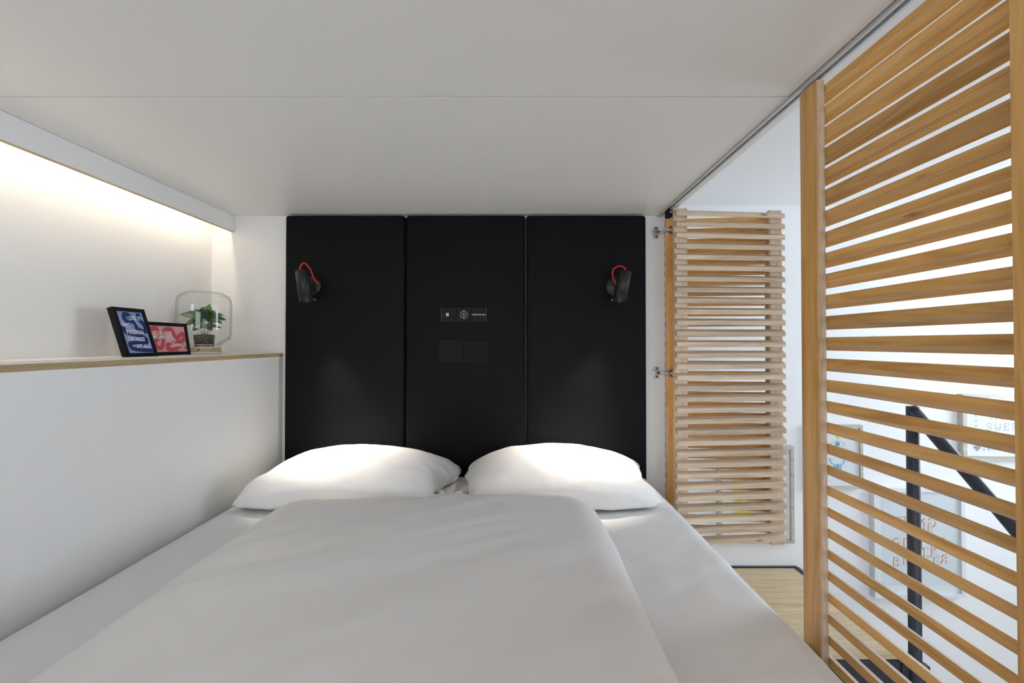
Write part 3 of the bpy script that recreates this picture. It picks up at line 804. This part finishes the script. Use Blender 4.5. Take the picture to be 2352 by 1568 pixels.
f2 = picture_frame('picture_frame', 'small wide black frame with pink lettered print beside the glass jar', 0.190, 0.122, 0.015, 0.0125, M['framebk'], (-1.272, 1.615, SHZ + 0.0003), (R(-9), 0, R(90)), 'pink', recess=0.003, group='framed prints on the shelf')
cl = (-0.0865, 0.0865, 0.015, 0.111)
ribbon('coral_ribbon', [(-0.078, 0.095), (-0.050, 0.098), (-0.046, 0.070), (-0.066, 0.045), (-0.052, 0.028), (-0.034, 0.034), (-0.026, 0.060), (-0.014, 0.092), (0.016, 0.096), (0.034, 0.068), (0.050, 0.072), (0.070, 0.082), (0.074, 0.060), (0.040, 0.050), (0.000, 0.046), (-0.010, 0.026), (0.022, 0.022), (0.060, 0.040), (0.078, 0.028)], 0.0165, yy, M['coral'], f2, clip=cl)
for s_, x, z in (('COLLECT', -0.066, 0.077), ('MOMENTS', -0.070, 0.062), ('NOT', -0.010, 0.047), ('THINGS', 0.010, 0.032)):
    text('lettering', s_, 0.0180, M['ink_white'], f2, (x, yy - 0.0005, z), stretch=1.05, bold=0.0003)

# prints on the landing wall
def on_wall(px0, px1, py0, py1, d=2.41):
    x0, x1 = (px0-1183)*d/1000, (px1-1183)*d/1000; z1, z0 = (788-py0)*d/1000, (788-py1)*d/1000
    return x0, x1, z0, z1
WF = DW - 0.0005
def wall_frame(label, px, depth, bar, mat, paper='paper', recess=0.012):
    x0, x1, z0, z1 = on_wall(*px)
    return picture_frame('picture_frame', label, x1-x0, z1-z0, depth, bar, mat, ((x0+x1)/2, WF - depth, z0), paper=paper, glass=True, recess=recess, group='framed prints on the landing wall'), x1-x0, z1-z0
g, w, h = wall_frame('grey oak frame with yellow patterned print behind the folded slatted door', (1650, 1822, 1024, 1246), 0.030, 0.018, M['frame_oak_x'])
yp = 0.0110
flat_poly('yellow_shape', [(-0.125, 0.115), (0.13, 0.115), (0.15, 0.20), (0.02, 0.30), (0.10, 0.37), (-0.02, 0.42), (-0.125, 0.40)], yp, M['yellow'], g)
for pts, m in (([(-0.09, 0.115), (-0.06, 0.115), (-0.03, 0.16), (-0.06, 0.17)], 'peach'), ([(-0.01, 0.13), (0.03, 0.12), (0.02, 0.20), (-0.02, 0.18)], 'paper'), ([(-0.07, 0.22), (-0.03, 0.24), (-0.05, 0.32), (-0.08, 0.30)], 'paper'), ([(0.00, 0.25), (0.04, 0.24), (0.02, 0.29)], 'peach'), ([(-0.10, 0.34), (-0.06, 0.33), (-0.07, 0.38)], 'paper')):
    flat_poly('cutout_shape', pts, yp - 0.0004, M[m], g)
g, w, h = wall_frame('narrow grey oak frame with drawing of a blue eye and figure on the landing wall', (1858, 1981, 976, 1122), 0.028, 0.015, M['frame_oak_x'])
ex, ez = (1925.5-1919.5)*0.00241, (1122-1020)*0.00241
def disc(name, x, z, r, y, m, par, n=24): return flat_poly(name, [(x + r*math.cos(2*math.pi*k/n), z + r*math.sin(2*math.pi*k/n)) for k in range(n)], y, M[m], par)
ribbon('eye_outline', [(ex-.040, ez-.002), (ex-.02, ez+.013), (ex+.006, ez+.017), (ex+.042, ez), (ex+.02, ez-.014), (ex-.012, ez-.016), (ex-.040, ez-.002)], 0.0016, yp, M['line'], g)
disc('iris', ex, ez, 0.0145, yp - 0.0003, 'skyblue', g); disc('pupil', ex, ez, 0.0075, yp - 0.0006, 'greyink', g); disc('pupil_glint', ex, ez + .001, 0.003, yp - 0.0009, 'paper', g)
bm = bmesh.new()
def dot(x, z, r):
    bm.faces.new([bm.verts.new((x + r*math.cos(a), yp - 0.0002, z + r*math.sin(a))) for a in (0.3, 1.9, 3.4, 5.0)])
for k in range(26):
    a = R(5 + 170*k/25); rr = 0.024 + 0.006*(k % 2)
    dot(ex + 1.75*rr*math.cos(a)*0.85, ez + rr*math.sin(a), 0.0011)
for k in range(40): dot(ex + random.uniform(-0.055, 0.075), ez - 0.022 - random.uniform(0, 0.012) - 0.022*max(0, (k-20)/20), random.uniform(0.0009, 0.002))
for k in range(22): dot(ex + random.uniform(-0.058, 0.03), ez - 0.083 - random.uniform(0, 0.012), random.uniform(0.001, 0.0022))
from_bm('ink_dots', bm, M['line'], g)['kind'] = 'stuff'
flat_poly('star_shape', [(ex-.018, ez+.040), (ex-.004, ez+.036), (ex+.002, ez+.026), (ex+.007, ez+.036), (ex+.012, ez+.042), (ex, ez+.046)], yp - 0.0004, M['yellow'], g)
flat_poly('figure_body', [(ex-.022, ez-.112), (ex-.004, ez-.112), (ex, ez-.104), (ex+.004, ez-.112), (ex+.022, ez-.112), (ex+.020, ez-.165), (ex+.012, ez-.165), (ex+.008, ez-.150), (ex-.006, ez-.150), (ex-.012, ez-.165), (ex-.022, ez-.165)], yp, M['skyblue'], g)
ribbon('figure_arm', [(ex-.042, ez-.078), (ex-.038, ez-.100), (ex-.020, ez-.113)], 0.006, yp - 0.0003, M['skyblue'], g)
ribbon('figure_arm', [(ex+.038, ez-.090), (ex+.032, ez-.106), (ex+.018, ez-.114)], 0.006, yp - 0.0003, M['skyblue'], g)
flat_poly('heart_shape', [(ex-.002, ez-.135), (ex-.009, ez-.124), (ex-.006, ez-.119), (ex-.002, ez-.122), (ex+.003, ez-.119), (ex+.005, ez-.124)], yp - 0.0005, M['pinkink'], g)
# white frame with outlined lettering
g, w, h = wall_frame('large white frame with orange and white outlined lettering, lowest on the landing wall', (2003, 2211, 1119, 1369), 0.034, 0.022, M['whiteframe'], recess=0.016)
yq = 0.0145
box('grey_field', -w/2+0.055, w/2-0.050, yq + 0.0006, yq + 0.0012, 0.060, h-0.055, M['greypaper'], g)
def letter(chh, x, z, mir=False, size=0.074):
    X = x + (size*0.62 if mir else 0)
    text('letter_side', chh, size, M['orange'], g, (X - 0.005, yq, z + 0.004), mirror=mir)
    text('letter_edge', chh, size, M['line'], g, (X, yq - 0.0003, z), mirror=mir, bold=0.0008)
    text('letter_face', chh, size, M['paper'], g, (X, yq - 0.0006, z), mirror=mir, bold=-0.0003)
for a in (('T', -.118, .385), ('H', -.072, .388), ('N', .004, .378, True), ('G', .066, .378, True), ('M', -.005, .326), ('E', .055, .330), ('G', -.142, .270), ('E', -.080, .268),
          ('T', .006, .262), ('S', .120, .272, True), ('T', .018, .218), ('K', .072, .222), ('B', -.138, .164), ('E', -.082, .172), ('T', -.028, .168), ('T', .030, .170), ('E', .084, .164), ('R', .124, .180, True)):
    letter(*a)
# cross-stitch sampler
g, w, h = wall_frame('wide grey oak frame with cross-stitch lettering beside the near door stile', (2209, 2404, 905, 1056), 0.032, 0.0215, M['frame_oak_x'])
GL = {'H':('X   X','X   X','XXXXX','X   X','X   X','X   X','X   X'), 'O':(' XXX ','X   X','X   X','X   X','X   X','X   X',' XXX '),
      'M':('X   X','XX XX','X X X','X   X','X   X','X   X','X   X'), 'E':('XXXXX','X   X','X X  ','XXX  ','X X  ','X   X','XXXXX'),
      'S':(' XXX ','X   X','X    ',' XXX ','    X','X   X','XXXX '), 'W':('X   X','X   X','X   X','X   X','X X X','XX XX',' X X '),
      'T':('XXXXX','X X X','  X  ','  X  ','  X  ','  X  ',' XXX ')}
def stitches(name, spots, m, s=0.0030):
    bm = bmesh.new(); t = 0.0007
    for x, z in spots:
        for sg in (1, -1):
            bm.faces.new([bm.verts.new((x + a*s*0.7071, 0.0112 - 0.0002*sg, z + b_*s*0.7071)) for a, b_ in ((-1, -sg+.5*sg), (-1+.5, -sg), (1, sg-.5*sg), (1-.5, sg))])
    o = from_bm(name, bm, M[m], g); o['kind'] = 'stuff'; return o
pt = 0.0063
def row_spots(word, x, z):
    out = []
    for k, c_ in enumerate(word):
        for r_, line in enumerate(GL[c_]):
            for q, v in enumerate(line):
                if v == 'X': out.append((x + (k*7.6 + q)*pt, z - r_*pt*0.97))
    return out
stitches('stitched_words', row_spots('HOME', -0.066, 0.2600) + row_spots('SWEET', -0.0916, 0.2010) + row_spots('HOME', -0.066, 0.1420), 'plum')
bl = []
for k in range(5): bl += [(-w/2 + 0.078 + a*pt*1.1, 0.2700 - k*0.0285 + b_*pt*1.1) for a in (0, 1) for b_ in (0, 1)]
for k in range(9): bl += [(-w/2 + 0.122 + k*0.027 + a*pt*1.1, 0.0540 + b_*pt*1.1) for a in (0, 1) for b_ in (0, 1)]
stitches('stitched_border', bl, 'greenink')
hs = []
for r_, (a, b_) in enumerate(((1, 2), (0, 3), (0, 3), (0.5, 2.5), (1, 2), (1.5, 1.5))):
    k = a
    while k <= b_ + 0.01: hs.append((-w/2 + 0.068 + k*2*pt*0.93, 0.080 - r_*pt*0.95)); hs.append((-w/2 + 0.068 + k*2*pt*0.93 + pt*0.5, 0.080 - r_*pt*0.95)); k += 0.5
stitches('stitched_heart', hs, 'plum')

# ------------------------------------------------------------------ glass jar with plant
JX, JY = -1.285, 1.800
jr = empty('glass_jar', (JX, JY, SHZ)); tag(jr, 'upturned clear glass jar with wire clasp and kraft label on the shelf', 'jar')
lathe('glass_lid', [(0, 0.0006), (0.050, 0.0006), (0.056, 0.003), (0.056, 0.008), (0.052, 0.011), (0.052, 0.026), (0, 0.0265)], M['jarglass'], jr, seg=56)
lathe('label_band', [(0.0565, 0.0095), (0.0575, 0.0097), (0.0575, 0.0265), (0.0565, 0.0267)], M['label'], jr, seg=56)
lathe('rubber_seal', [(0.054, 0.0270), (0.0585, 0.0275), (0.0585, 0.0300), (0.054, 0.0305)], M['ink_white'], jr, seg=56)
lathe('glass_body', [(0.055, 0.031), (0.054, 0.036), (0.058, 0.041), (0.072, 0.050), (0.090, 0.064), (0.0955, 0.078), (0.0965, 0.110), (0.0965, 0.205), (0.0945, 0.224), (0.087, 0.239), (0.074, 0.2475), (0.064, 0.2500), (0.066, 0.2545), (0.060, 0.2560), (0, 0.2545)], M['jarglass'], jr, seg=64)
dj = Vector((0.74, -0.67, 0)).normalized()        # clasp at the jar's right-hand side, seen from the bed
sd = Vector((0.82, 0.57, 0)).normalized()
def jw(r_, t, z): return tuple(sd*r_ + Vector((-sd.y, sd.x, 0))*t + Vector((0, 0, z)))
tube('wire_clasp', [jw(0.058, -0.012, 0.006), jw(0.066, -0.011, 0.016), jw(0.062, -0.010, 0.034), jw(0.068, -0.008, 0.042)], 0.0016, M['chrome'], jr, 8)
tube('wire_clasp', [jw(0.058, 0.012, 0.006), jw(0.066, 0.011, 0.016), jw(0.062, 0.010, 0.034), jw(0.068, 0.008, 0.042)], 0.0016, M['chrome'], jr, 8)
tube('clasp_lever', [jw(0.060, -0.008, 0.036), jw(0.070, -0.004, 0.040), jw(0.082, 0.0, 0.054), jw(0.094, 0.002, 0.066)], 0.0022, M['chrome'], jr, 8)
tube('clasp_foot', [jw(0.060, 0, 0.008), jw(0.068, 0, 0.005), jw(0.078, 0, 0.006)], 0.0018, M['chrome'], jr, 8)
tube('neck_wire', [(0.0565*math.cos(a), 0.0565*math.sin(a), 0.0375) for a in [2*math.pi*k/24 for k in range(25)]], 0.0013, M['chrome'], jr, 8, 2)
# lettering wrapped around the label, towards the bed
view = math.atan2(-JY, -JX)
def wrapped(name, body, size, a0, z, par, mat):
    o = text(name, body, size, mat, par, (0, 0, 0), 'CENTER')
    for v in o.data.vertices:
        a = a0 + v.co.x/0.0580; rr = 0.0580 - v.co.y
        v.co = Vector((rr*math.cos(a), rr*math.sin(a), z + v.co.z))
    return o
wrapped('label_lettering', 'P I K A P L A N T', 0.0072, view + 0.30, 0.0150, jr, M['labelink'])
o = flat_poly('label_emblem', [(0.0042*math.cos(k*.393), 0.0042*math.sin(k*.393)) for k in range(16)], 0, M['labelink'], jr)
o.location = (0.0582*math.cos(view-0.32), 0.0582*math.sin(view-0.32), 0.0180); o.rotation_euler = (0, 0, view - 0.32 + R(90))
# the plant inside
pl = empty('potted_plant', (JX, JY, SHZ + 0.0266)); tag(pl, 'small leafy green plant in a soil plug inside the glass jar', 'plant')
lathe('clear_cup', [(0, 0.0005), (0.034, 0.0005), (0.0375, 0.052), (0.0385, 0.053)], M['jarglass'], pl, seg=36)
lathe('soil_plug', [(0, 0.001), (0.0330, 0.001), (0.0365, 0.048), (0.031, 0.053), (0.015, 0.055), (0, 0.0545)], M['soil'], pl, seg=30)
stem_top = Vector((0.002, -0.001, 0.118))
tube('stem', [(0, 0, 0.046), (0.001, 0, 0.075), tuple(stem_top)], 0.0036, M['stem'], pl, 8)
for (x, y, z0, z1) in ((-0.010, 0.004, 0.046, 0.092), (0.012, 0.006, 0.046, 0.090), (0.016, -0.006, 0.046, 0.100), (-0.006, -0.012, 0.046, 0.086)):
    tube('stem', [(x*0.4, y*0.4, z0), (x*1.1, y*1.1, (z0+z1)/2), (x*1.9, y*1.9, z1)], 0.0013, M['stem'], pl, 6)
def leaf_mesh(L, Wd, droop, curl, mat):
    bm = bmesh.new(); n = 9; rows = []
    for i in range(n+1):
        t = i/n; wd = Wd*math.sin(math.pi*min(1, t**0.80))**0.85*(1 - 0.12*t); x = L*t
        z = L*(0.30*t - droop*t*t)
        rows.append([bm.verts.new((x, s*wd/2, z + curl*abs(s)**1.5*wd + 0.0012*math.sin(7*t*math.pi)*abs(s))) for s in (-1, -0.5, 0, 0.5, 1)])
    for a, b_ in zip(rows, rows[1:]):
        for k in range(4): bm.faces.new((a[k], a[k+1], b_[k+1], b_[k]))
    bmesh.ops.remove_doubles(bm, verts=bm.verts, dist=1e-6)
    me = bpy.data.meshes.new('plant_leaf'); bm.to_mesh(me); bm.free(); me.materials.append(mat)
    for p in me.polygons: p.use_smooth = True
    return me
vr = view + R(90)      # image right, seen from the camera
LV = [ # angle from image-right, elevation, length, width, droop, base z, young
    (180, 20, 0.074, 0.036, 0.42, 0.098, 0), (195, -4, 0.062, 0.024, 0.60, 0.094, 0), (95, 62, 0.052, 0.036, 0.05, 0.098, 0), (60, 58, 0.060, 0.026, 0.00, 0.100, 1),
    (0, 16, 0.064, 0.032, 0.62, 0.098, 0), (20, -2, 0.058, 0.026, 0.40, 0.096, 0), (-70, 18, 0.056, 0.038, 0.42, 0.100, 0), (-110, 26, 0.058, 0.038, 0.40, 0.100, 0),
    (-30, 30, 0.060, 0.034, 0.60, 0.100, 0), (150, 36, 0.056, 0.034, 0.45, 0.100, 0), (220, -18, 0.046, 0.026, 0.50, 0.086, 1), (-140, -20, 0.044, 0.028, 0.55, 0.082, 0),
    (-60, -24, 0.044, 0.030, 0.45, 0.082, 0), (-10, -14, 0.052, 0.014, 0.25, 0.080, 0), (-90, 48, 0.052, 0.034, 0.30, 0.100, 0), (-50, 44, 0.054, 0.034, 0.45, 0.100, 0), (-130, 46, 0.056, 0.034, 0.45, 0.100, 0), (100, 70, 0.030, 0.014, 0.0, 0.122, 1), (130, 10, 0.060, 0.036, 0.5, 0.094, 0)]
for ang, el, L, Wd, dr, bz, yg in LV:
    o = bpy.data.objects.new('plant_leaf', leaf_mesh(L*1.18, Wd*1.5, dr, 0.22, M['leaf2' if yg else 'leaf']))
    o.location = (stem_top.x, stem_top.y, bz + 0.012)
    o.rotation_euler = Euler((R(48)*math.cos(R(ang)), -R(el), vr + R(ang)), 'XYZ')
    link(o, pl)

# ------------------------------------------------------------------ landing and stair rail
fl = empty('floor', (1.13, 2.1, LFZ)); tag(fl, 'pale oak plank landing with black steel edging beyond the bed', 'floor', kind='structure')
XR = 1.566; YF = 1.757
rows = [(YF, 1.848), (1.848, 2.015), (2.015, 2.190), (2.190, 2.425)]
for a, b_ in rows:
    o = box('plank', 0.702, XR - 0.018, a + 0.0006, b_ - 0.0006, LFZ - 0.022, LFZ, M['floor_oak'], fl, 0.0008, 1); o.location -= fl.location
for nm, a in (('edge_trim', (0.702, XR, 2.4255, DW - 0.001, LFZ - 0.03, LFZ + 0.006)), ('edge_trim', (XR - 0.0175, XR + 0.004, YF - 0.004, 2.425, LFZ - 0.03, LFZ + 0.007)),
              ('front_fascia', (0.702, XR - 0.030, YF - 0.010, YF - 0.001, LFZ - 0.42, LFZ - 0.0235)), ('side_fascia', (XR - 0.029, XR + 0.003, YF - 0.014, 2.425, LFZ - 0.42, LFZ - 0.031)),
              ('platform_core', (0.702, XR - 0.031, YF, DW - 0.002, LFZ - 0.40, LFZ - 0.0235))):
    o = box(nm, *a, M['steel'], fl, 0.001, 1); o.location -= fl.location
PX, PY = 1.588, 1.742
rl = empty('stair_railing', (PX, PY, HZ)); tag(rl, 'black tubular steel post and handrail descending beside the landing', 'railing')
def rloc(p): return (p[0]-PX, p[1]-PY, p[2]-HZ)
cyl('post', (0, 0, 0), rloc((PX, PY, -0.252)), 0.0215, M['steel'], rl, 28, bevel=0.002)
tube('handrail', [rloc((PX, PY + 0.004, -0.262)), rloc((PX, 1.42, -0.560)), rloc((PX, 0.98, -0.975)), rloc((PX, 0.55, -1.38))], 0.0212, M['steel'], rl, 24, 6)
cyl('post', rloc((PX, 0.55, HZ)), rloc((PX, 0.55, -1.372)), 0.0212, M['steel'], rl, 24)
cyl('stub', rloc((XR - 0.016, PY + 0.002, LFZ - 0.006)), rloc((PX, PY, LFZ - 0.006)), 0.0190, M['steel'], rl, 24)
box('clamp_plate', 0.012, 0.046, -0.016, 0.016, (LFZ - 0.42) - HZ, (LFZ - 0.028) - HZ, M['steel'], rl, 0.003)
